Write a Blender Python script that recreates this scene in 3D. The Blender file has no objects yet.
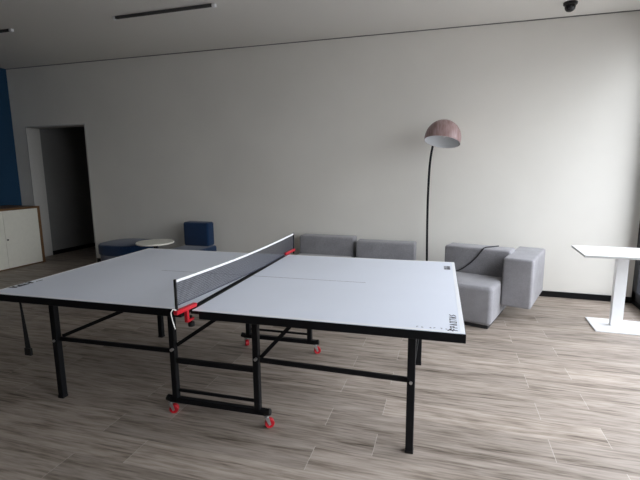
import bpy, bmesh, math, random
from mathutils import Vector, Matrix
random.seed(7)
S = bpy.context.scene
COL = S.collection

# ------------------------------------------------------------------ camera
CX, CY, CZ = 1.3899, -2.6027, 1.4827
YAW, PITCH, ROLL, FPX = -0.326239, 0.162948, -0.008110, 434.61
fw = Vector((math.sin(YAW)*math.cos(PITCH), math.cos(YAW)*math.cos(PITCH), -math.sin(PITCH)))
rt0 = Vector((math.cos(YAW), -math.sin(YAW), 0)); up0 = rt0.cross(fw)
rt = math.cos(ROLL)*rt0 + math.sin(ROLL)*up0
up = -math.sin(ROLL)*rt0 + math.cos(ROLL)*up0
cam_data = bpy.data.cameras.new('camera')
cam = bpy.data.objects.new('camera', cam_data); COL.objects.link(cam)
cam.matrix_world = Matrix(((rt.x, up.x, -fw.x, CX), (rt.y, up.y, -fw.y, CY), (rt.z, up.z, -fw.z, CZ), (0, 0, 0, 1)))
cam_data.sensor_width = 36.0; cam_data.lens = FPX/640*36.0
cam_data.clip_start = 0.05
S.camera = cam

# ------------------------------------------------------------------ room size
XL, XR = -5.85, 3.16          # left (blue) wall, right window wall
YB, YF = 2.837, -4.6          # back wall, front wall
H = 3.07
def ceil_z(x): return 3.058-.0122*x      # the ceiling falls very slightly to the right
WIN_Y0, WIN_Y1, WIN_Z0, WIN_Z1 = -2.6, 2.80, 0.07, 2.86

# ------------------------------------------------------------------ world: overcast sky, much brighter overhead
W = bpy.data.worlds.new('overcast_sky'); S.world = W; W.use_nodes = True
wn, wl = W.node_tree.nodes, W.node_tree.links
wn.clear()
tc = wn.new('ShaderNodeTexCoord'); sep = wn.new('ShaderNodeSeparateXYZ')
rmp = wn.new('ShaderNodeValToRGB'); bg = wn.new('ShaderNodeBackground'); wo = wn.new('ShaderNodeOutputWorld')
wl.new(tc.outputs['Generated'], sep.inputs[0]); wl.new(sep.outputs['Z'], rmp.inputs[0])
e = rmp.color_ramp.elements
e[0].position = 0.0; e[0].color = (0.15, 0.15, 0.16, 1)
e[1].position = 1.0; e[1].color = (0.36, 0.36, 0.41, 1)
k = e.new(0.30); k.color = (0.27, 0.27, 0.29, 1)
k = e.new(0.55); k.color = (0.375, 0.38, 0.42, 1)
bg.inputs['Strength'].default_value = 8.0
wl.new(rmp.outputs[0], bg.inputs[0]); wl.new(bg.outputs[0], wo.inputs[0])

# sampling portal that lies in the window opening (lets the sky light in, emits nothing itself)
pl = bpy.data.lights.new('window_portal', 'AREA'); pl.shape = 'RECTANGLE'
pl.size = WIN_Y1-WIN_Y0; pl.size_y = WIN_Z1-WIN_Z0
pl.cycles.is_portal = True
po = bpy.data.objects.new('window_portal', pl); COL.objects.link(po)
po.location = (XR+0.16, (WIN_Y0+WIN_Y1)/2, (WIN_Z0+WIN_Z1)/2)
po.rotation_euler = (math.pi/2, 0, math.pi/2)
po.rotation_euler = Matrix(((0, 0, 1), (1, 0, 0), (0, 1, 0))).to_euler()  # -Z of light = -X

S.view_settings.view_transform = 'Standard'
S.view_settings.look = 'None'
S.view_settings.gamma = 1.0
S.view_settings.use_curve_mapping = False
S.view_settings.exposure = 1.60

# ------------------------------------------------------------------ materials
def newmat(name):
    m = bpy.data.materials.new(name); m.use_nodes = True
    return m, m.node_tree.nodes, m.node_tree.links, m.node_tree.nodes['Principled BSDF']

def mat(name, col, rough=0.6, metal=0.0, var=0.0, scale=20.0, bump=0.0, bscale=200.0, spec=None, sheen=0.0):
    """Procedural material: base colour with a soft noise mottling and an optional fine bump."""
    m, n, l, p = newmat(name)
    p.inputs['Roughness'].default_value = rough; p.inputs['Metallic'].default_value = metal
    if spec is not None: p.inputs['Specular IOR Level'].default_value = spec
    if sheen: p.inputs['Sheen Weight'].default_value = sheen
    t = n.new('ShaderNodeTexCoord')
    no = n.new('ShaderNodeTexNoise'); no.inputs['Scale'].default_value = scale; no.inputs['Detail'].default_value = 4
    l.new(t.outputs['Object'], no.inputs['Vector'])
    r = n.new('ShaderNodeValToRGB')
    r.color_ramp.elements[0].position = 0.3; r.color_ramp.elements[1].position = 0.7
    r.color_ramp.elements[0].color = tuple(c*(1-var) for c in col)+(1,)
    r.color_ramp.elements[1].color = tuple(min(1, c*(1+var)) for c in col)+(1,)
    l.new(no.outputs['Fac'], r.inputs[0]); l.new(r.outputs[0], p.inputs['Base Color'])
    if bump:
        b = n.new('ShaderNodeTexNoise'); b.inputs['Scale'].default_value = bscale; b.inputs['Detail'].default_value = 3
        l.new(t.outputs['Object'], b.inputs['Vector'])
        bp = n.new('ShaderNodeBump'); bp.inputs['Strength'].default_value = bump; bp.inputs['Distance'].default_value = 0.002
        l.new(b.outputs['Fac'], bp.inputs['Height']); l.new(bp.outputs[0], p.inputs['Normal'])
    return m

def fabric(name, col, dark=0.6):
    """Woven fabric: small two-tone weave with bump."""
    m, n, l, p = newmat(name)
    p.inputs['Roughness'].default_value = 0.95; p.inputs['Specular IOR Level'].default_value = 0.15
    p.inputs['Sheen Weight'].default_value = 0.25
    t = n.new('ShaderNodeTexCoord')
    a = n.new('ShaderNodeTexNoise'); a.inputs['Scale'].default_value = 160; a.inputs['Detail'].default_value = 5; a.inputs['Roughness'].default_value = .7
    b = n.new('ShaderNodeTexNoise'); b.inputs['Scale'].default_value = 7; b.inputs['Detail'].default_value = 3
    l.new(t.outputs['Object'], a.inputs['Vector']); l.new(t.outputs['Object'], b.inputs['Vector'])
    mx = n.new('ShaderNodeMix'); mx.inputs[0].default_value = 0.3
    l.new(a.outputs['Fac'], mx.inputs[2]); l.new(b.outputs['Fac'], mx.inputs[3])
    r = n.new('ShaderNodeValToRGB')
    r.color_ramp.elements[0].position = 0.38; r.color_ramp.elements[1].position = 0.62
    r.color_ramp.elements[0].color = tuple(c*dark for c in col)+(1,)
    r.color_ramp.elements[1].color = tuple(col)+(1,)
    l.new(mx.outputs[0], r.inputs[0]); l.new(r.outputs[0], p.inputs['Base Color'])
    bp = n.new('ShaderNodeBump'); bp.inputs['Strength'].default_value = 0.35; bp.inputs['Distance'].default_value = 0.002
    l.new(a.outputs['Fac'], bp.inputs['Height']); l.new(bp.outputs[0], p.inputs['Normal'])
    return m

def floor_material():
    m, n, l, p = newmat('grey_oak_plank_floor')
    def math_(op, a, b=None, c=None):
        x = n.new('ShaderNodeMath'); x.operation = op
        for i, v in enumerate((a, b, c)):
            if v is None: continue
            if isinstance(v, (int, float)): x.inputs[i].default_value = v
            else: l.new(v, x.inputs[i])
        return x.outputs[0]
    t = n.new('ShaderNodeTexCoord'); s = n.new('ShaderNodeSeparateXYZ'); l.new(t.outputs['Object'], s.inputs[0])
    PW, PL = 0.198, 1.22
    ct, st_ = math.cos(math.radians(2.5)), math.sin(math.radians(2.5))      # planks run slightly askew to the wall
    SX = math_('ADD', math_('MULTIPLY', s.outputs['X'], ct), math_('MULTIPLY', s.outputs['Y'], st_))
    SY = math_('SUBTRACT', math_('MULTIPLY', s.outputs['Y'], ct), math_('MULTIPLY', s.outputs['X'], st_))
    v = math_('DIVIDE', math_('SUBTRACT', 0.772, SY), PW)
    row = math_('FLOOR', v); fv = math_('FRACT', v)
    par = math_('FLOORED_MODULO', row, 2.0)
    off = math_('SUBTRACT', 0.953, math_('MULTIPLY', par, 0.308))
    u = math_('DIVIDE', math_('SUBTRACT', SX, off), PL)
    cell = math_('FLOOR', u); fu = math_('FRACT', u)
    # distance to seams in metres
    du = math_('MULTIPLY', math_('MINIMUM', fu, math_('SUBTRACT', 1.0, fu)), PL)
    dv = math_('MULTIPLY', math_('MINIMUM', fv, math_('SUBTRACT', 1.0, fv)), PW)
    seam_u = math_('LESS_THAN', du, 0.0016)
    seam_v = math_('LESS_THAN', dv, 0.0014)
    cb = n.new('ShaderNodeCombineXYZ'); l.new(cell, cb.inputs[0]); l.new(row, cb.inputs[1])
    wn_ = n.new('ShaderNodeTexWhiteNoise'); wn_.noise_dimensions = '2D'; l.new(cb.outputs[0], wn_.inputs['Vector'])
    # grain coordinates: stretched along the plank, shifted per plank
    gx = math_('ADD', math_('MULTIPLY', SX, 1.0), math_('MULTIPLY', wn_.outputs['Value'], 37.0))
    gy = math_('ADD', math_('MULTIPLY', SY, 12.0), math_('MULTIPLY', wn_.outputs['Value'], 91.0))
    gc = n.new('ShaderNodeCombineXYZ'); l.new(gx, gc.inputs[0]); l.new(gy, gc.inputs[1])
    g1 = n.new('ShaderNodeTexNoise'); g1.inputs['Scale'].default_value = 1.5; g1.inputs['Detail'].default_value = 6; g1.inputs['Roughness'].default_value = .6; g1.inputs['Distortion'].default_value = .6
    l.new(gc.outputs[0], g1.inputs['Vector'])
    g2 = n.new('ShaderNodeTexNoise'); g2.inputs['Scale'].default_value = 6; g2.inputs['Detail'].default_value = 7; g2.inputs['Distortion'].default_value = .3
    l.new(gc.outputs[0], g2.inputs['Vector'])
    gm = n.new('ShaderNodeMix'); gm.inputs[0].default_value = .42
    l.new(g1.outputs['Fac'], gm.inputs[2]); l.new(g2.outputs['Fac'], gm.inputs[3])
    r = n.new('ShaderNodeValToRGB'); ee = r.color_ramp.elements
    ee[0].position = .34; ee[0].color = (.095, .073, .056, 1)
    ee[1].position = .67; ee[1].color = (.47, .405, .35, 1)
    q = ee.new(.44); q.color = (.25, .207, .168, 1)
    q = ee.new(.53); q.color = (.36, .306, .26, 1)
    l.new(gm.outputs[0], r.inputs[0])
    hv = n.new('ShaderNodeHueSaturation')
    l.new(r.outputs[0], hv.inputs['Color'])
    l.new(math_('ADD', math_('MULTIPLY', wn_.outputs['Value'], .26), .83), hv.inputs['Value'])
    m1 = n.new('ShaderNodeMix'); m1.data_type = 'RGBA'; l.new(hv.outputs[0], m1.inputs[6]); m1.inputs[7].default_value = (.22, .19, .165, 1)
    l.new(math_('MULTIPLY', seam_v, .5), m1.inputs[0])
    m2 = n.new('ShaderNodeMix'); m2.data_type = 'RGBA'; l.new(m1.outputs[2], m2.inputs[6]); m2.inputs[7].default_value = (.62, .57, .52, 1)
    l.new(math_('MULTIPLY', seam_u, .5), m2.inputs[0])
    l.new(m2.outputs[2], p.inputs['Base Color'])
    rr = n.new('ShaderNodeMapRange'); rr.inputs['To Min'].default_value = .42; rr.inputs['To Max'].default_value = .6
    l.new(g1.outputs['Fac'], rr.inputs['Value']); l.new(rr.outputs[0], p.inputs['Roughness'])
    p.inputs['Specular IOR Level'].default_value = .35
    bp = n.new('ShaderNodeBump'); bp.inputs['Strength'].default_value = .15; bp.inputs['Distance'].default_value = .002
    l.new(gm.outputs[0], bp.inputs['Height']); l.new(bp.outputs[0], p.inputs['Normal'])
    return m

def glass_material():
    m = bpy.data.materials.new('window_glass'); m.use_nodes = True
    n, l = m.node_tree.nodes, m.node_tree.links; n.clear()
    tr = n.new('ShaderNodeBsdfTransparent'); tr.inputs[0].default_value = (.96, .98, .97, 1)
    gl = n.new('ShaderNodeBsdfGlossy'); gl.inputs['Roughness'].default_value = .02
    fr = n.new('ShaderNodeFresnel'); fr.inputs[0].default_value = 1.3
    mx = n.new('ShaderNodeMixShader'); o = n.new('ShaderNodeOutputMaterial')
    ge = n.new('ShaderNodeNewGeometry'); fm = n.new('ShaderNodeMath'); fm.operation = 'SUBTRACT'; fm.use_clamp = True
    l.new(fr.outputs[0], fm.inputs[0]); l.new(ge.outputs['Backfacing'], fm.inputs[1])     # reflect on the entry face only
    l.new(fm.outputs[0], mx.inputs[0]); l.new(tr.outputs[0], mx.inputs[1]); l.new(gl.outputs[0], mx.inputs[2]); l.new(mx.outputs[0], o.inputs[0])
    return m

def shade_material():
    m, n, l, p = newmat('pink_brown_brushed_shade')
    t = n.new('ShaderNodeTexCoord'); mp = n.new('ShaderNodeMapping'); mp.inputs['Scale'].default_value = (22, 3, 3)
    no = n.new('ShaderNodeTexNoise'); no.inputs['Scale'].default_value = 3; no.inputs['Detail'].default_value = 4
    l.new(t.outputs['Object'], mp.inputs[0]); l.new(mp.outputs[0], no.inputs['Vector'])
    r = n.new('ShaderNodeValToRGB'); r.color_ramp.elements[0].position = .35; r.color_ramp.elements[1].position = .65
    r.color_ramp.elements[0].color = (.27, .165, .16, 1); r.color_ramp.elements[1].color = (.42, .30, .295, 1)
    l.new(no.outputs['Fac'], r.inputs[0]); l.new(r.outputs[0], p.inputs['Base Color'])
    p.inputs['Roughness'].default_value = .4
    return m

M = dict(
    wall=mat('painted_plaster', (.82, .80, .745), .85, var=.03, scale=1.2, bump=.12, bscale=60),
    front=mat('grey_front_wall_paint', (.28, .27, .255), .85, var=.02, scale=2),
    ceil=mat('ceiling_paint', (.82, .80, .75), .9, var=.01, scale=.8),
    blue_wall=mat('blue_wall_paint', (.006, .050, .115), .8, var=.04, scale=2),
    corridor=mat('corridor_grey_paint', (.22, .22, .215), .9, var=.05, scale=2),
    dark_trim=mat('black_baseboard', (.005, .005, .006), .6, var=.1, spec=.2),
    gap=mat('shadow_gap_profile', (.16, .16, .155), .7, var=.05),
    trim=mat('door_lining_paint', (.60, .59, .56), .6, var=.02),
    frame_dark=mat('anthracite_window_frame', (.012, .014, .02), .5, var=.1),
    floor=floor_material(), glass=glass_material(),
    top=mat('pale_blue_grey_playing_surface', (.79, .835, .93), .38, var=.012, scale=3, spec=.35),
    white_line=mat('white_court_line', (.90, .92, .95), .45, var=.01),
    grey_line=mat('thin_grey_line', (.20, .20, .22), .6, var=.1),
    print_=mat('dark_print', (.035, .035, .045), .6, var=.2),
    print_grey=mat('grey_print', (.30, .31, .34), .6, var=.1),
    black=mat('black_powder_coat', (.004, .0045, .006), .5, var=.15, scale=40, bump=.05, spec=.22),
    blackp=mat('black_plastic', (.006, .006, .006), .5, var=.1, spec=.3),
    steel=mat('zinc_steel', (.55, .55, .56), .35, metal=.9, var=.1),
    red=mat('red_plastic', (.52, .010, .022), .35, var=.06),
    net=mat('blue_black_net_cord', (.06, .065, .095), .8, var=.1),
    tape=mat('white_net_tape', (.86, .87, .88), .7, var=.03),
    cordw=mat('white_string', (.80, .80, .76), .8, var=.05),
    strap=mat('black_webbing', (.012, .012, .013), .9, var=.2, bump=.3),
    sofa=fabric('grey_woven_upholstery', (.325, .32, .338), .64),
    bluefab=fabric('navy_blue_upholstery', (.009, .036, .10), .7),
    bandfab=fabric('grey_blue_band_upholstery', (.16, .17, .22), .8),
    plinth=mat('black_sofa_plinth', (.015, .015, .016), .7, var=.1),
    white=mat('white_lacquer', (.86, .87, .88), .3, var=.01),
    edge=mat('shaded_edge_grey', (.45, .45, .44), .5, var=.03),  # grey stands in for shade on the white pedestal tabletop's edges
    offwhite=mat('off_white_laminate', (.90, .885, .79), .45, var=.02),
    wood=mat('brown_wood_edge', (.20, .105, .045), .5, var=.25, scale=8),
    shade=shade_material(), shade_in=mat('white_shade_lining', (.86, .88, .90), .6, var=.01),
    grey_metal=mat('dark_grey_channel', (.05, .05, .05), .5, var=.1),
    diffuser=mat('unlit_light_diffuser', (.75, .75, .72), .5, var=.03),
    rubber=mat('black_cable_rubber', (.015, .015, .017), .55, var=.1),
    dome=mat('black_smoked_dome', (.008, .008, .009), .12, var=.1),
    concrete=mat('paved_terrace', (.20, .19, .18), .9, var=.15, scale=3),
)

# ------------------------------------------------------------------ mesh helpers
class MB:
    def __init__(s): s.bm = bmesh.new()
    def box(s, x0, x1, y0, y1, z0, z1, bev=0.0, seg=2, mi=0, xf=None):
        b = bmesh.new(); bmesh.ops.create_cube(b, size=1)
        for v in b.verts:
            v.co = Vector(((x0+x1)/2+v.co.x*(x1-x0), (y0+y1)/2+v.co.y*(y1-y0), (z0+z1)/2+v.co.z*(z1-z0)))
        if bev: bmesh.ops.bevel(b, geom=b.edges[:], offset=bev, segments=seg, profile=.5, affect='EDGES')
        return s._merge(b, mi, xf)
    def _merge(s, b, mi=0, xf=None):
        if xf is not None: bmesh.ops.transform(b, matrix=xf, verts=b.verts[:])
        for f in b.faces: f.material_index = mi
        me = bpy.data.meshes.new('tmp'); b.to_mesh(me); b.free(); s.bm.from_mesh(me); bpy.data.meshes.remove(me)
        return s
    def bar(s, a, b_, w, h=None, bev=.002, mi=0):
        """rectangular bar from a to b_"""
        h = h or w
        a, b_ = Vector(a), Vector(b_); d = b_-a; L = d.length
        rot = d.to_track_quat('Z', 'Y').to_matrix().to_4x4()
        return s.box(-w/2, w/2, -h/2, h/2, 0, L, bev, 1, mi, Matrix.Translation(a) @ rot)
    def cyl(s, a, b_, r, r2=None, seg=24, mi=0, bev=0):
        a, b_ = Vector(a), Vector(b_); d = b_-a
        b = bmesh.new()
        bmesh.ops.create_cone(b, cap_ends=True, segments=seg, radius1=r, radius2=r if r2 is None else r2, depth=d.length)
        if bev:
            bmesh.ops.bevel(b, geom=[e for e in b.edges if abs(e.verts[0].co.z-e.verts[1].co.z) < 1e-6], offset=bev, segments=2, profile=.5, affect='EDGES')
        rot = d.to_track_quat('Z', 'Y').to_matrix().to_4x4()
        return s._merge(b, mi, Matrix.Translation((a+b_)/2) @ rot)
    def tube(s, pts, r, seg=10, mi=0):
        P = [Vector(p) for p in pts]; n = len(P); rings = []
        up_ = Vector((0, 0, 1))
        for i, p in enumerate(P):
            t = (P[min(i+1, n-1)]-P[max(i-1, 0)]).normalized()
            a = t.cross(up_)
            if a.length < 1e-3: a = t.cross(Vector((0, 1, 0)))
            a.normalize(); b = a.cross(t); up_ = b
            rings.append([s.bm.verts.new(p+r*(math.cos(q)*a+math.sin(q)*b)) for q in [2*math.pi*j/seg for j in range(seg)]])
        for i in range(n-1):
            for j in range(seg):
                f = s.bm.faces.new((rings[i][j], rings[i][(j+1) % seg], rings[i+1][(j+1) % seg], rings[i+1][j])); f.material_index = mi
        s.bm.faces.new(rings[0]); s.bm.faces.new(list(reversed(rings[-1])))
        return s
    def lathe(s, prof, seg=40, mi=0, xf=None):
        b = bmesh.new(); rings = []
        for r, z in prof:
            if r < 1e-6: rings.append([b.verts.new((0, 0, z))])
            else: rings.append([b.verts.new((r*math.cos(2*math.pi*j/seg), r*math.sin(2*math.pi*j/seg), z)) for j in range(seg)])
        for A, B in zip(rings, rings[1:]):
            for j in range(seg):
                k_ = (j+1) % seg
                vs = [A[j % len(A)], A[k_ % len(A)], B[k_ % len(B)], B[j % len(B)]]
                u = []
                for v in vs:
                    if v not in u: u.append(v)
                if len(u) > 2: b.faces.new(u)
        bmesh.ops.recalc_face_normals(b, faces=b.faces[:])
        return s._merge(b, mi, xf)
    def prism(s, poly, z0, z1, mi=0, bev=0, xf=None, seg=2):
        b = bmesh.new()
        lo = [b.verts.new((x, y, z0)) for x, y in poly]; hi = [b.verts.new((x, y, z1)) for x, y in poly]
        b.faces.new(list(reversed(lo))); b.faces.new(hi); n = len(poly)
        for i in range(n): b.faces.new((lo[i], lo[(i+1) % n], hi[(i+1) % n], hi[i]))
        bmesh.ops.recalc_face_normals(b, faces=b.faces[:])
        if bev: bmesh.ops.bevel(b, geom=b.edges[:], offset=bev, segments=seg, profile=.5, affect='EDGES')
        return s._merge(b, mi, xf)
    def build(s, name, mats, parent=None, origin=None, smooth=True):
        bmesh.ops.recalc_face_normals(s.bm, faces=s.bm.faces[:])
        if origin is not None:
            for v in s.bm.verts: v.co -= Vector(origin)
        me = bpy.data.meshes.new(name); s.bm.to_mesh(me); s.bm.free()
        for m in (mats if isinstance(mats, (list, tuple)) else [mats]): me.materials.append(m)
        if smooth:
            me.shade_smooth()
            me.set_sharp_from_angle(angle=math.radians(35))
        o = bpy.data.objects.new(name, me); COL.objects.link(o)
        if parent: o.parent = parent
        if origin is not None: o.location = origin
        return o

def thing(name, label, cat, loc=(0, 0, 0), rz=0.0, group=None):
    o = bpy.data.objects.new(name, None); COL.objects.link(o); o.empty_display_size = .1
    o.location = loc; o.rotation_euler = (0, 0, rz); o['label'] = label; o['category'] = cat
    if group: o['group'] = group
    return o
def tag(o, label, cat, group=None):
    o['label'] = label; o['category'] = cat
    if group: o['group'] = group
    return o
def struct(o): o['kind'] = 'structure'; return o
def copy_tree(o, parent=None):
    c = o.copy(); COL.objects.link(c)
    if parent: c.parent = parent
    for ch in [x for x in S.objects if x.parent == o]: copy_tree(ch, c)
    return c

# ================================================================== ROOM SHELL
T = .16
DX0, DX1, DZ = -5.57, -4.30, 2.205      # doorway in the back wall
struct(MB().box(XL-T, XR+T, YF-T, YB+3.2, -.1, 0).build('floor', M['floor'], smooth=False))
struct(MB().prism([(XL-T, ceil_z(XL-T)), (XR+T, ceil_z(XR+T)), (XR+T, 3.3), (XL-T, 3.3)], -(YB+T), -(YF-T), xf=Matrix.Rotation(math.pi/2, 4, 'X')).build('ceiling', M['ceil'], smooth=False))
wb = MB()
def up_prism(b, poly, y0, y1): b.prism(poly, -y1, -y0, xf=Matrix.Rotation(math.pi/2, 4, 'X'))
up_prism(wb, [(XL-T, 0), (DX0, 0), (DX0, ceil_z(DX0)), (XL-T, ceil_z(XL-T))], YB, YB+T)
up_prism(wb, [(DX1, 0), (XR+T, 0), (XR+T, ceil_z(XR+T)), (DX1, ceil_z(DX1))], YB, YB+T)
up_prism(wb, [(DX0, DZ), (DX1, DZ), (DX1, ceil_z(DX1)), (DX0, ceil_z(DX0))], YB, YB+T)
struct(wb.build('wall_back', M['wall'], smooth=False))
struct(MB().box(XL-T, XL, YF, YB, 0, ceil_z(XL)).build('wall_left', M['blue_wall'], smooth=False))
struct(MB().box(XL-T, XR+T, YF-T, YF, 0, ceil_z(XR+T)).build('wall_front', M['front'], smooth=False))
wr = MB()
HR = ceil_z(XR+T)
wr.box(XR, XR+T, WIN_Y1, YB, 0, HR); wr.box(XR, XR+T, YF, WIN_Y0, 0, HR)
wr.box(XR, XR+T, WIN_Y0, WIN_Y1, 0, WIN_Z0); wr.box(XR, XR+T, WIN_Y0, WIN_Y1, WIN_Z1, HR)
struct(wr.build('wall_right', M['wall'], smooth=False))
# baseboards
bb = MB(); bb.box(DX1, XR-.001, YB-.012, YB, 0, .068, .002, 1); struct(bb.build('baseboard_back', M['dark_trim'], smooth=False))
bb = MB(); bb.box(XL, DX0, YB-.012, YB, 0, .068, .002, 1); struct(bb.build('baseboard_back_corner', M['dark_trim'], smooth=False))
bb = MB(); bb.box(XR-.012, XR, YF, YB-.012, 0, .068, .002, 1); struct(bb.build('baseboard_right', M['dark_trim'], smooth=False))
bb = MB(); bb.box(XL, XL+.012, YF, YB-.012, 0, .068, .002, 1); struct(bb.build('baseboard_left', M['dark_trim'], smooth=False))
# shadow gap profile between wall and ceiling
tg = MB(); up_prism(tg, [(XL, ceil_z(XL)-.009), (XR, ceil_z(XR)-.009), (XR, ceil_z(XR)), (XL, ceil_z(XL))], YB-.006, YB)
struct(tg.build('trim_1', M['gap'], smooth=False))
# door lining (left reveal, right reveal, head)
dl = MB()
dl.box(DX0, DX0+.018, YB-.004, YB+.24, 0, DZ, .002, 1); dl.box(DX1-.018, DX1, YB-.004, YB+.24, 0, DZ, .002, 1)
dl.box(DX0+.018, DX1-.018, YB-.004, YB+.24, DZ-.018, DZ, .002, 1)
struct(dl.build('door_1', M['trim'], smooth=False))
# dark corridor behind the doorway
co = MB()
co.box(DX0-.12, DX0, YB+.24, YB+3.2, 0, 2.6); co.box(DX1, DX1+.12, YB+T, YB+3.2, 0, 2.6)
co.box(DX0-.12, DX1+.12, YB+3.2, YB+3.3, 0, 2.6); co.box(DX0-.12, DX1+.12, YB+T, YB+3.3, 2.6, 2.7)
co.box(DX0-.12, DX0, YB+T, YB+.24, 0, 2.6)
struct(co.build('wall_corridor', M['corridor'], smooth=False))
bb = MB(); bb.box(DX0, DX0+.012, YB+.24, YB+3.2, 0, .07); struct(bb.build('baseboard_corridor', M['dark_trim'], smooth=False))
# window: dark frame with panes
n_pane = 7; fy = .06
wf = MB()
wf.box(XR-.03, XR+.12, WIN_Y0, WIN_Y1, WIN_Z0, WIN_Z0+.09, .003, 1); wf.box(XR-.03, XR+.12, WIN_Y0, WIN_Y1, WIN_Z1-.07, WIN_Z1, .003, 1)
pw = (WIN_Y1-WIN_Y0)/n_pane
for i in range(n_pane+1):
    yc = WIN_Y0+i*pw; y0 = max(WIN_Y0, yc-fy/2); y1 = min(WIN_Y1, yc+fy/2)
    if i == n_pane: y0 = WIN_Y1-.13
    wf.box(XR-.03, XR+.12, y0, y1, WIN_Z0, WIN_Z1, .003, 1)
win = struct(wf.build('window_1', M['frame_dark'], smooth=False))
for i in range(n_pane):
    g = MB().box(XR+.080, XR+.088, WIN_Y0+i*pw+.02, WIN_Y0+(i+1)*pw-.02, WIN_Z0+.08, WIN_Z1-.06).build('window_pane', M['glass'], win, smooth=False)
struct(MB().box(XR+T+.01, XR+22, -18, 18, -.22, -.12).build('ground_terrace', M['concrete'], smooth=False))

# ================================================================== CEILING FITTINGS
def ceiling_light(x0, x1, y, label):
    t = thing('ceiling_light', label, 'ceiling light', ((x0+x1)/2, y, ceil_z((x0+x1)/2)), 0, 'slim unlit ceiling light battens')
    t.rotation_euler = (0, math.atan(.0122), 0)
    L = (x1-x0)/2
    b = MB(); b.box(-L, L, -.018, .018, -.012, 0, .002, 1); b.box(-L+.01, L-.01, -.018, -.012, -.028, -.012); b.box(-L+.01, L-.01, .000, .003, -.028, -.012)
    b.build('housing', M['grey_metal'], t, smooth=False)
    b = MB(); b.box(-L+.03, L-.03, .0035, .0175, -.026, -.012, .003, 2); b.build('diffuser', M['diffuser'], t)
    for s_ in (-1, 1):
        b = MB(); b.box(s_*L-.018, s_*L+.018, -.020, .020, -.032, -.0005, .004, 2); o = b.build('end_cap', M['white'], t); o['label'] = 'white end cap'
ceiling_light(-2.226, -1.021, 1.37, 'slim dark ceiling light batten with white ends, the one seen whole from end to end')
ceiling_light(-4.889, -3.684, 1.33, 'slim ceiling light batten in the top left corner, only its white end in view')
dc = thing('dome_camera', 'small black dome on the ceiling close to the back wall, above the grey sofa', 'ceiling dome', (2.245, 2.40, ceil_z(2.245)+.001))
MB().lathe([(0, 0), (.062, 0), (.062, -.018), (.055, -.026), (0, -.026)], 32).build('base_ring', M['blackp'], dc)
MB().lathe([(0, -.086), (.015, -.085), (.030, -.078), (.042, -.065), (.048, -.045), (.050, -.0265), (0, -.0265)], 32).build('dome', M['dome'], dc)

# ================================================================== TABLE TENNIS TABLE (its own frame: x along the table, y across)
TYAW = math.radians(3.454)
tt = thing('table_tennis_table', 'large folding table tennis table with pale top, black steel frame and red wheels', 'table tennis table', (0, 0, 0), TYAW)
W2, L2, TZ = .7625, 1.37, .76
def half(sx):
    a, b = (.010, L2) if sx > 0 else (-L2, -.024)
    top = MB().box(a+.003, b-.003, -W2+.003, W2-.003, TZ-.018, TZ-.0006, .001, 1).build('tabletop', M['top'], tt, smooth=False)
    # white edge lines
    ln = MB(); z0, z1 = TZ-.0006, TZ
    xo0, xo1 = (L2-.023, L2-.003) if sx > 0 else (-L2+.003, -L2+.023)
    ln.box(a+.003, b-.003, -W2+.003, -W2+.023, z0, z1); ln.box(a+.003, b-.003, W2-.023, W2-.003, z0, z1)
    ln.box(xo0, xo1, -W2+.0231, W2-.0231, z0, z1)
    o = ln.build('edge_line', M['white_line'], top, smooth=False); o['label'] = 'white painted edge line'
    cl = MB()
    if sx > 0: cl.box(.012, .80, -.0016, .0016, z0, z1)
    else: cl.box(-.70, -.027, -.0016, .0016, z0, z1)
    o = cl.build('centre_line', M['grey_line'], top, smooth=False); o['label'] = 'thin grey centre line'
    # black apron under the rim, open for the net clamps
    ap = MB(); g = .052
    xa, xb = (g, L2) if sx > 0 else (-L2, -g)
    ap.box(xa, xb, -W2, -W2+.022, TZ-.045, TZ-.003, .002, 1); ap.box(xa, xb, W2-.022, W2, TZ-.045, TZ-.003, .002, 1)
    xe = (L2-.022, L2) if sx > 0 else (-L2, -L2+.022)
    ap.box(xe[0], xe[1], -W2+.022, W2-.022, TZ-.045, TZ-.003, .002, 1)
    xi = (g, g+.022) if sx > 0 else (-g-.022, -g)
    ap.box(xi[0], xi[1], -W2+.022, W2-.022, TZ-.045, TZ-.019, .002, 1)
    # rim edge over the clamp gap and along the middle joint
    xg = (.009, g) if sx > 0 else (-g, -.023)
    ap.box(xg[0], xg[1], -W2, -W2+.003, TZ-.018, TZ-.003); ap.box(xg[0], xg[1], W2-.003, W2, TZ-.018, TZ-.003)
    xm = (.006, .0125) if sx > 0 else (-.0265, -.020)
    ap.box(xm[0], xm[1], -W2+.003, W2-.003, TZ-.019, TZ+.0004)
    ap.build('apron', M['black'], tt, smooth=False)
    return top
topR = half(1); topL = half(-1)
# dark joint strip between the two halves
MB().box(-.0199, .0059, -.66, .66, TZ-.03, TZ-.006).build('joint_rail', M['black'], tt, smooth=False)

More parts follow.
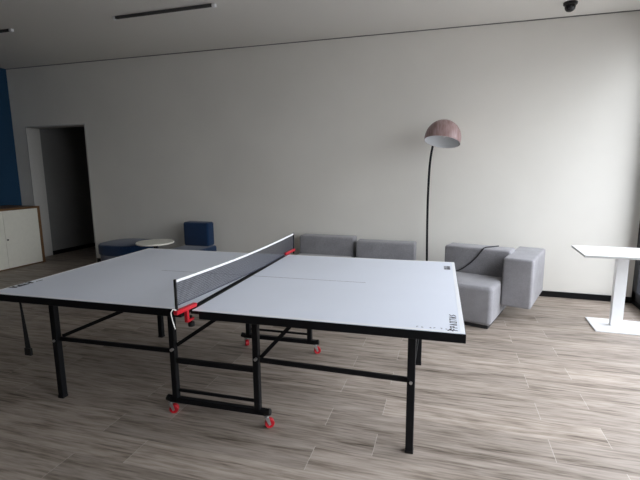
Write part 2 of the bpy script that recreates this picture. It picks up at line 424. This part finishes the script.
# --- printed marks
def strokes(mb, segs, ox, oy, ux, uy, vx, vy, s, w):
    """2D pen strokes (a, b in letter space) laid on the tabletop"""
    for (a0, b0, a1, b1) in segs:
        p0 = Vector((ox+s*(a0*ux+b0*vx), oy+s*(a0*uy+b0*vy))); p1 = Vector((ox+s*(a1*ux+b1*vx), oy+s*(a1*uy+b1*vy)))
        d = (p1-p0).normalized()*w/2; nn = Vector((-d.y, d.x)); p0 = p0-d; p1 = p1+d
        mb.prism([tuple(p0-nn), tuple(p1-nn), tuple(p1+nn), tuple(p0+nn)], TZ-.0006, TZ+.0004)
GL = [  # generic block glyphs, one brush-like wordmark
    [(0, 0, .1, 1), (.1, 1, .7, .9), (.1, .5, .6, .5)],
    [(0, 0, 0, 1), (0, 1, .6, 1), (.6, 1, .6, .45), (.6, .45, 0, .45)],
    [(0, 0, .3, 1), (.3, 1, .6, 0)],
    [(0, 0, 0, 1), (0, 0, .6, 0), (0, 1, .6, 1), (.6, 0, .6, 1)],
    [(0, 1, .7, 1), (.35, 1, .35, 0)],
    [(0, 0, 0, 1), (0, 1, .6, 0), (.6, 0, .6, 1)],
    [(.6, 1, 0, .7), (0, .7, .6, .3), (.6, .3, 0, 0)],
]
wm = MB()
for i, g in enumerate(GL):      # wordmark along the right end, reading away from the near corner
    strokes(wm, g, 1.333, -.728+.033*i, 0, 1, -1, 0, .028, .0045)
o = wm.build('wordmark', M['print_'], topR, smooth=False); o['label'] = 'small black wordmark along the right end'
em = MB()
strokes(em, [(0, 0, .5, 1), (.5, 1, 1, 0), (.2, .4, .8, .4)], 1.293, -.738, 1, 0, 0, 1, .022, .005)
o = em.build('emblem', M['print_'], topR, smooth=False); o['label'] = 'small dark emblem by the near right corner'
for i, x in enumerate((1.155, 1.178, 1.215, 1.232, 1.262, 1.285)):
    sm = MB(); strokes(sm, GL[(1, 3, 5, 1, 4, 3)[i]][:2], x, -.722, 1, 0, 0, 1, .009, .003)
    sm.build('small_print', M['print_grey'], topR, smooth=False)
lb = MB()
lb.box(1.288, 1.332, .495, .605, TZ-.0006, TZ+.0004)
o = lb.build('rating_label', M['print_grey'], topR, smooth=False); o['label'] = 'small grey square mark at the far right corner'
lb = MB(); lb.box(1.310, 1.330, .500, .540, TZ+.0004, TZ+.0008); lb.box(1.312, 1.328, .560, .595, TZ+.0004, TZ+.0008); lb.box(1.292, 1.306, .505, .525, TZ+.0004, TZ+.0008)
lb.build('label_symbol', M['print_'], o, smooth=False)
wl_ = MB()
for i, g in enumerate([GL[2], GL[4], GL[1], GL[2]]):
    strokes(wl_, g, -1.352+.008*0, -.50-.038*i, 0, -1, 1, 0, .036, .014)
strokes(wl_, [(0, 0, 1.3, .1)], -1.318, -.475, 0, 1, 1, 0, .03, .006)
o = wl_.build('wordmark', M['print_'], topL, smooth=False); o['label'] = 'black wordmark along the left end'

# --- outer legs
for (x, y) in ((1.128, -.5436), (-1.128, -.5436), (1.128, .5304), (-1.128, .5304)):
    b = MB(); b.box(x-.02, x+.02, y-.02, y+.02, .012, TZ-.02, .003, 1)
    lg = b.build('leg', M['black'], tt, smooth=False)
    f = MB(); f.box(x-.022, x+.022, y-.022, y+.022, 0, .016, .003, 1); f.build('foot', M['blackp'], lg, smooth=False)
    s_ = -1 if y < 0 else 1
    f = MB(); f.cyl((x, y+s_*.02, .40), (x, y+s_*.028, .40), .008, seg=12); f.build('bolt', M['steel'], lg)
# --- cross tubes joining each pair of outer legs, high under the top
for x in (1.128, -1.128):
    MB().bar((x, -.523, .735), (x, .51, .735), .03, .02).build('cross_tube', M['black'], tt, smooth=False)
# --- centre undercarriages (near and far), link bars, struts, casters
def caster(x, y, rz):
    c = bpy.data.objects.new('caster', None); COL.objects.link(c); c.parent = tt; c.location = (x, y, 0); c.rotation_euler = (0, 0, rz); c.empty_display_size = .05
    f = MB(); f.cyl((0, 0, .068), (0, 0, .078), .015, seg=20)
    for s_ in (-1, 1):
        f.prism([(-.012, .070), (.012, .070), (.024, .025), (.012, .018)], -.0012, .0012, xf=Matrix.Translation((0, s_*.0175, 0)) @ Matrix.Rotation(math.pi/2, 4, 'X'))
    f.box(-.012, .012, -.0185, .0185, .066, .070)
    f.build('fork', M['steel'], c)
    w = MB(); w.lathe([(0, -.013), (.018, -.013), (.025, -.015), (.0275, -.012), (.0275, .012), (.025, .015), (.018, .013), (0, .013)], 28, xf=Matrix.Translation((.016, 0, .0275)) @ Matrix.Rotation(math.pi/2, 4, 'X'))
    w.build('wheel', M['red'], c)
    w = MB(); w.cyl((.016, -.0205, .0275), (.016, .0205, .0275), .005, seg=12); w.build('axle', M['steel'], c)
for sy in (-1, 1):
    y = sy*.528
    b = MB()
    for sx in (-1, 1):
        xc = -.275 if sx < 0 else .263
        b.box(xc-.018, xc+.018, y-.018, y+.018, .085, TZ-.019, .003, 1)
    b.box(-.315, .315, y-.018, y+.018, .079, .112, .003, 1)
    b.box(-.252, .252, y-.012, y+.012, .335, .365, .002, 1)
    b.box(-.252, .252, y-.008, y+.008, .150, .166, .002, 1)
    u = b.build('undercarriage_frame', M['black'], tt, smooth=False)
    for sx in (-1, 1):
        b = MB(); b.cyl((sx*.305, y, .094), (sx*.340, y, .10), .02, seg=16, bev=.004); b.build('end_cap', M['blackp'], u)
        b = MB(); b.cyl((sx*.269, y+sy*.018, .425), (sx*.269, y+sy*.034, .425), .009, seg=12); b.build('bolt', M['steel'], u)
        caster(sx*(.315 if sy < 0 else .300)+(.010 if sy > 0 else 0), y, {(-1, -1): .3, (1, -1): .5, (-1, 1): 2.2, (1, 1): .4}[(sx, sy)])
    yo = y+sy*.005
    MB().bar((-1.108, yo, .405), (-.288, yo, .41), .018, .026).build('link_bar', M['black'], tt, smooth=False)
    MB().bar((1.108, yo, .40), (.288, yo, .415), .018, .026).build('link_bar', M['black'], tt, smooth=False)
    MB().bar((-1.10, yo-sy*.012, .42), (-.42, yo-sy*.012, .715), .014, .022).build('strut', M['black'], tt, smooth=False)
    if sy < 0:
        MB().bar((-.252, yo+.012, .445), (.13, yo+.012, .71), .014, .022).build('strut', M['black'], tt, smooth=False)
        MB().bar((.288, yo+.012, .425), (.545, yo+.012, .715), .014, .022).build('strut', M['black'], tt, smooth=False)
MB().bar((1.135, -.52, .41), (1.146, -.20, .70), .006, .016).build('folding_stay', M['black'], tt, smooth=False)
MB().bar((1.135, -.52, .41), (1.168, -.35, .715), .006, .010).build('folding_stay', M['black'], tt, smooth=False)
# --- transport strap with buckle hanging from the near left rim
st = MB()
st.prism([(-.006, .716), (.008, .716), (.014, .66), (.040, .42), (.0, .42), (-.002, .66)], -.0015, .0015, xf=Matrix.Translation((-1.155, -.742, 0)) @ Matrix.Rotation(math.pi/2, 4, 'X'))
so = st.build('strap', M['strap'], tt, smooth=False); so['label'] = 'black webbing strap hanging from the near left rim'
st = MB(); st.box(-1.160, -1.112, -.749, -.733, .378, .425, .003, 2); st.build('buckle', M['blackp'], so, smooth=False)

# ================================================================== NET SET (clamped to the table; a thing of its own)
net = thing('table_tennis_net', 'blue-black mesh net with white top tape and red clamps across the table', 'net', (0, 0, 0), TYAW)
YN0, YN1 = -.874, .938
def ntop(y):
    t = (YN1-y)/(YN1-YN0); return .918+.031*t-.016*math.sin(math.pi*t)
def nbot(y):
    t = (YN1-y)/(YN1-YN0)
    return .772+.048*max(0, (t-.35)/.65)**1.4
m_ = MB()
nv = 170
for i in range(nv+1):
    y = YN0+.008+(YN1-YN0-.016)*i/nv
    m_.box(-.0008, .0008, y-.0007, y+.0007, nbot(y), ntop(y)-.008)
nh = 13
for j in range(nh+1):
    for i in range(24):
        y0 = YN0+(YN1-YN0)*i/24; y1 = YN0+(YN1-YN0)*(i+1)/24; f = j/nh
        z0 = nbot(y0)+(ntop(y0)-.01-nbot(y0))*f; z1 = nbot(y1)+(ntop(y1)-.01-nbot(y1))*f
        w = .0032 if j == 0 else .0006
        m_.prism([(y0, z0-w), (y1, z1-w), (y1, z1+w), (y0, z0+w)], -.0009, .0009, xf=Matrix(((0, 0, 1, 0), (1, 0, 0, 0), (0, 1, 0, 0), (0, 0, 0, 1))))
m_.build('net_mesh', M['net'], net, smooth=False)
tp = MB()
for i in range(24):
    y0 = YN0+(YN1-YN0)*i/24; y1 = YN0+(YN1-YN0)*(i+1)/24
    tp.prism([(y0, ntop(y0)-.0125), (y1, ntop(y1)-.0125), (y1, ntop(y1)), (y0, ntop(y0))], -.003, .003, xf=Matrix(((0, 0, 1, 0), (1, 0, 0, 0), (0, 1, 0, 0), (0, 0, 0, 1))))
tp.build('top_tape', M['tape'], net, smooth=False)
for sy, ye, zb in ((-1, YN0, .80), (1, YN1, .765)):
    b = MB(); b.bar((0, ye, zb-.03), (0, ye, ntop(ye)+.004), .012, .012, .002); b.build('post', M['blackp'], net, smooth=False)
    zc = zb-.015 if sy < 0 else zb+.004
    yi = sy*.705
    c = MB()
    zi = TZ+.014
    c.bar((0, ye+sy*.012, zc), (0, yi, zi), .026, .022, .004)
    yj = sy*.790
    c.bar((0, yj, TZ+.012), (0, yj, TZ-.056), .022, .016, .003)
    c.bar((0, yj+sy*.006, TZ-.050), (0, sy*.735, TZ-.050), .022, .014, .003)
    cl = c.build('clamp', M['red'], net)
    k_ = MB(); k_.cyl((0, sy*.752, TZ-.086), (0, sy*.752, TZ-.030), .006, seg=14); k_.cyl((0, sy*.752, TZ-.090), (0, sy*.752, TZ-.066), .017, seg=20, bev=.003)
    k_.build('screw_knob', M['blackp'], cl)
c = MB(); c.tube([(.004, -.884, .800), (-.004, -.902, .808), (-.006, -.915, .795), (-.002, -.914, .765), (.004, -.912, .735), (.010, -.910, .712)], .0028, 8)
c.build('cord', M['cordw'], net)['label'] = 'white tension cord end hanging at the near post'

# ================================================================== SOFAS
def cushion(name, x0, x1, y0, y1, z0, z1, parent, bev=.035, m='sofa', xf=None):
    return MB().box(x0, x1, y0, y1, z0, z1, bev, 5, 0, xf).build(name, M[m], parent)
def sofa(x, y, w, rz, zb, label, arm=False, bd=.20):
    # origin: seat's front right floor corner; x runs left (negative), y runs back
    t = thing('sofa_module', label, 'sofa', (x, y, 0), rz, 'grey sofa modules along the back wall')
    MB().box(-w+.03, -.03, .03, .70, 0, .035, .004, 1).build('plinth', M['plinth'], t, smooth=False)
    cushion('seat', -w, 0, 0, .52, .034, .40, t, .04)
    MB().box(-w, 0, .52, .72, .034, .34, .03, 4).build('seat_back_frame', M['sofa'], t)
    cushion('backrest', -w if not arm else -.625, -.002 if not arm else .035, .515, .515+bd, .345, zb, t, .022)
    if arm:
        MB().box(.005, .275, .33, 1.08, .155, .630, .025, 5).build('armrest', M['sofa'], t)
    return t
A = math.radians(16)
sofa(1.645, 1.49, .66, -A, .664, 'grey woven sofa with a block armrest on its right, nearest the white table', True, .24)
sofa(.835, 2.02, .72, 0, .60, 'grey sofa backrest just left of the floor lamp pole, seat hidden by the table')
sofa(.075, 2.08, .73, 0, .628, 'leftmost grey sofa backrest, right beside the far end of the net')
# black cable over the backrest of the right sofa
def cable(pts, r, name, label, cat):
    P = [Vector(p) for p in pts]; out = []
    for i in range(len(P)-1):
        p0 = P[max(i-1, 0)]; p1 = P[i]; p2 = P[i+1]; p3 = P[min(i+2, len(P)-1)]
        for k2 in range(8):
            t = k2/8; out.append(.5*((2*p1)+(-p0+p2)*t+(2*p0-5*p1+4*p2-p3)*t*t+(-p0+3*p1-3*p2+p3)*t**3))
    out.append(P[-1])
    return tag(MB().tube(out, r, 8).build(name, M['rubber']), label, cat)

# ================================================================== FLOOR LAMP
LX, LY = .985, 2.62
lamp = thing('floor_lamp', 'tall floor lamp with thin black pole and pinkish brown dome shade', 'floor lamp', (LX, LY, 0))
MB().lathe([(0, 0), (.14, 0), (.14, .016), (.132, .022), (.02, .024), (.014, .05), (0, .05)], 40).build('base', M['black'], lamp)
SC = Vector((1.104-LX, 2.42-LY, 1.757))    # rim centre of the shade, in lamp space
axis = Vector((.13, .30, 1)).normalized()  # shade axis pointing to the crown
R_ = .192
crown = SC+axis*(R_*1.32)
pole = [(-.013, -.02, .03), (-.015, -.02, .40), (-.024, -.02, .8), (-.026, -.02, 1.15), (-.018, -.02, 1.5), (.004, -.015, 1.70), (.03, -.01, 1.83), (.065, -.01, 1.91), (.095, -.05, 1.945)]
pole.append(tuple(crown-axis*.02))
P = [Vector(p) for p in pole]; out = []
for i in range(len(P)-1):
    p0 = P[max(i-1, 0)]; p1 = P[i]; p2 = P[i+1]; p3 = P[min(i+2, len(P)-1)]
    for k2 in range(6):
        t = k2/6; out.append(.5*((2*p1)+(-p0+p2)*t+(2*p0-5*p1+4*p2-p3)*t*t+(-p0+3*p1-3*p2+p3)*t**3))
out.append(P[-1])
MB().tube(out, .013, 12).build('pole', M['black'], lamp)
prof = [(R_, 0), (R_*1.01, R_*.18)]+[(R_*1.01*math.cos(a), R_*.22+R_*1.05*math.sin(a)) for a in [math.pi/2*i/14 for i in range(1, 15)]]
prof_in = [(max(0, r-.004), z-(.004 if z > R_*.3 else 0)) for r, z in prof]
X = Matrix.Translation(SC) @ axis.to_track_quat('Z', 'Y').to_matrix().to_4x4()
sh = MB().lathe(prof, 48, 0, X).build('lamp_shade', M['shade'], lamp)
o = MB().lathe(prof_in+[], 48, 0, X).build('shade_lining', M['shade_in'], sh); o['label'] = 'white inner lining of the shade'
MB().lathe([(0, R_*1.33), (.014, R_*1.32), (.022, R_*1.28), (.045, R_*1.235)], 20, 0, X).build('finial', M['shade'], lamp)
b = MB(); b.lathe([(0, .05), (.022, .058), (.034, .085), (.030, .115), (.017, .14), (.015, .19), (0, .195)], 24, 0, X); b.build('light_bulb', M['white'], lamp)

# ================================================================== WHITE PEDESTAL TABLE (right)
pt = thing('pedestal_table', 'white rectangular pedestal table with square base at the right edge', 'table', (2.755, 1.95, 0))
pto = MB().box(-.360, .360, -.268, .268, .694, .713, .001, 1).build('tabletop', M['white'], pt, smooth=False)
eb = MB(); eb.box(-.362, -.360, -.27, .27, .694, .7125); eb.box(.360, .362, -.27, .27, .694, .7125); eb.box(-.360, .360, .268, .27, .694, .7125); eb.box(-.360, .360, -.27, -.268, .694, .7125)  # thin strips that paint the shaded edge of the white top
eb.build('shaded_edge', M['edge'], pto, smooth=False)['label'] = 'tabletop edge with its shade painted grey'
MB().box(-.047, .047, -.03, .03, .012, .694, .003, 2).build('column', M['white'], pt, smooth=False)
MB().box(-.205, .26, -.19, .19, 0, .013, .003, 2).build('base', M['white'], pt, smooth=False)

# ================================================================== LEFT BACK CORNER
rtb = thing('round_side_table', 'small round off-white side table with black stem between the blue seats', 'side table', (-2.535, 2.12, 0))
MB().lathe([(0, .515), (.24, .515), (.243, .522), (.243, .530), (.24, .535), (0, .535)], 48).build('tabletop', M['offwhite'], rtb)
MB().cyl((0, 0, .01), (0, 0, .515), .025).build('stem', M['black'], rtb)
MB().lathe([(0, 0), (.115, 0), (.115, .012), (.03, .02), (0, .02)], 40).build('base', M['black'], rtb)
bc = thing('lounge_chair', 'navy blue low lounge chair with an upright square backrest', 'chair', (-2.185, 2.30, 0))
MB().box(-.225, .225, -.30, .38, 0, .05, .005, 1).build('plinth', M['plinth'], bc, smooth=False)
cushion('seat', -.235, .235, -.33, .40, .05, .42, bc, .03, 'bluefab')
cushion('backrest', -.215, .190, .25, .42, .415, .755, bc, .03, 'bluefab')
ot = thing('ottoman', 'low navy blue ottoman with rounded corners beside the doorway wall', 'ottoman', (-3.23, 2.40, 0))
def rpoly(hx, hy, r, n=8):
    pts = []
    for cx, cy, a0 in ((hx-r, hy-r, 0), (-hx+r, hy-r, 90), (-hx+r, -hy+r, 180), (hx-r, -hy+r, 270)):
        for i in range(n+1):
            a = math.radians(a0+90*i/n); pts.append((cx+r*math.cos(a), cy+r*math.sin(a)))
    return pts
MB().prism(rpoly(.38, .34, .26), .30, .455, bev=.03, seg=4).build('seat', M['bluefab'], ot)
MB().prism(rpoly(.365, .325, .25), .215, .30, bev=.006).build('seat_band', M['bandfab'], ot)
MB().prism(rpoly(.35, .31, .24), .0, .215, bev=.004).build('base', M['plinth'], ot)

# ---- cabinet under the blue wall
cab = thing('storage_cabinet', 'low cabinet with off-white doors and brown wooden edges against the blue wall', 'cabinet', (XL+.013, 0, 0))
CXF = -5.15-(XL+.013); CY0, CY1, CZT = .30, 2.60, .925
b = MB()
b.box(0, CXF, CY1-.045, CY1, 0, CZT, .001, 1); b.box(0, CXF, CY0, CY0+.022, 0, CZT, .001, 1)
b.box(0, CXF, CY0+.022, CY1-.045, CZT-.030, CZT, .001, 1); b.box(0, CXF-.03, CY0+.022, CY1-.022, .0, .02)
b.box(0, .01, CY0+.022, CY1-.022, .02, CZT-.022)
b.build('carcass', M['wood'], cab, smooth=False)
dw = (CY1-CY0-.067)/4
for i in range(4):
    y1 = CY1-.045-i*dw
    d = MB().box(CXF-.022, CXF-.002, y1-dw+.002, y1-.002, .022, CZT-.032, .0015, 1).build('door', M['offwhite'], cab, smooth=False)
    if i % 2 == 0:
        k_ = MB(); k_.cyl((CXF-.003, y1-dw+.03, .456), (CXF+.006, y1-dw+.03, .456), .012, seg=16); k_.build('lock', M['blackp'], d)

# black cord on the right sofa, laid over the backrest
def on(sx, sy, z):   # right sofa's local frame -> world
    ca, sa = math.cos(-A), math.sin(-A)
    return (1.645+ca*sx-sa*sy, 1.49+sa*sx+ca*sy, z)
cable([on(-.52, .44, .407), on(-.47, .495, .409), on(-.42, .506, .44), on(-.35, .507, .50), on(-.285, .507, .575), on(-.235, .507, .648), on(-.215, .535, .6735), on(-.17, .62, .675), on(-.12, .70, .675)],
      .006, 'power_cord', 'thin black cord lying over the backrest of the grey sofa', 'cord')
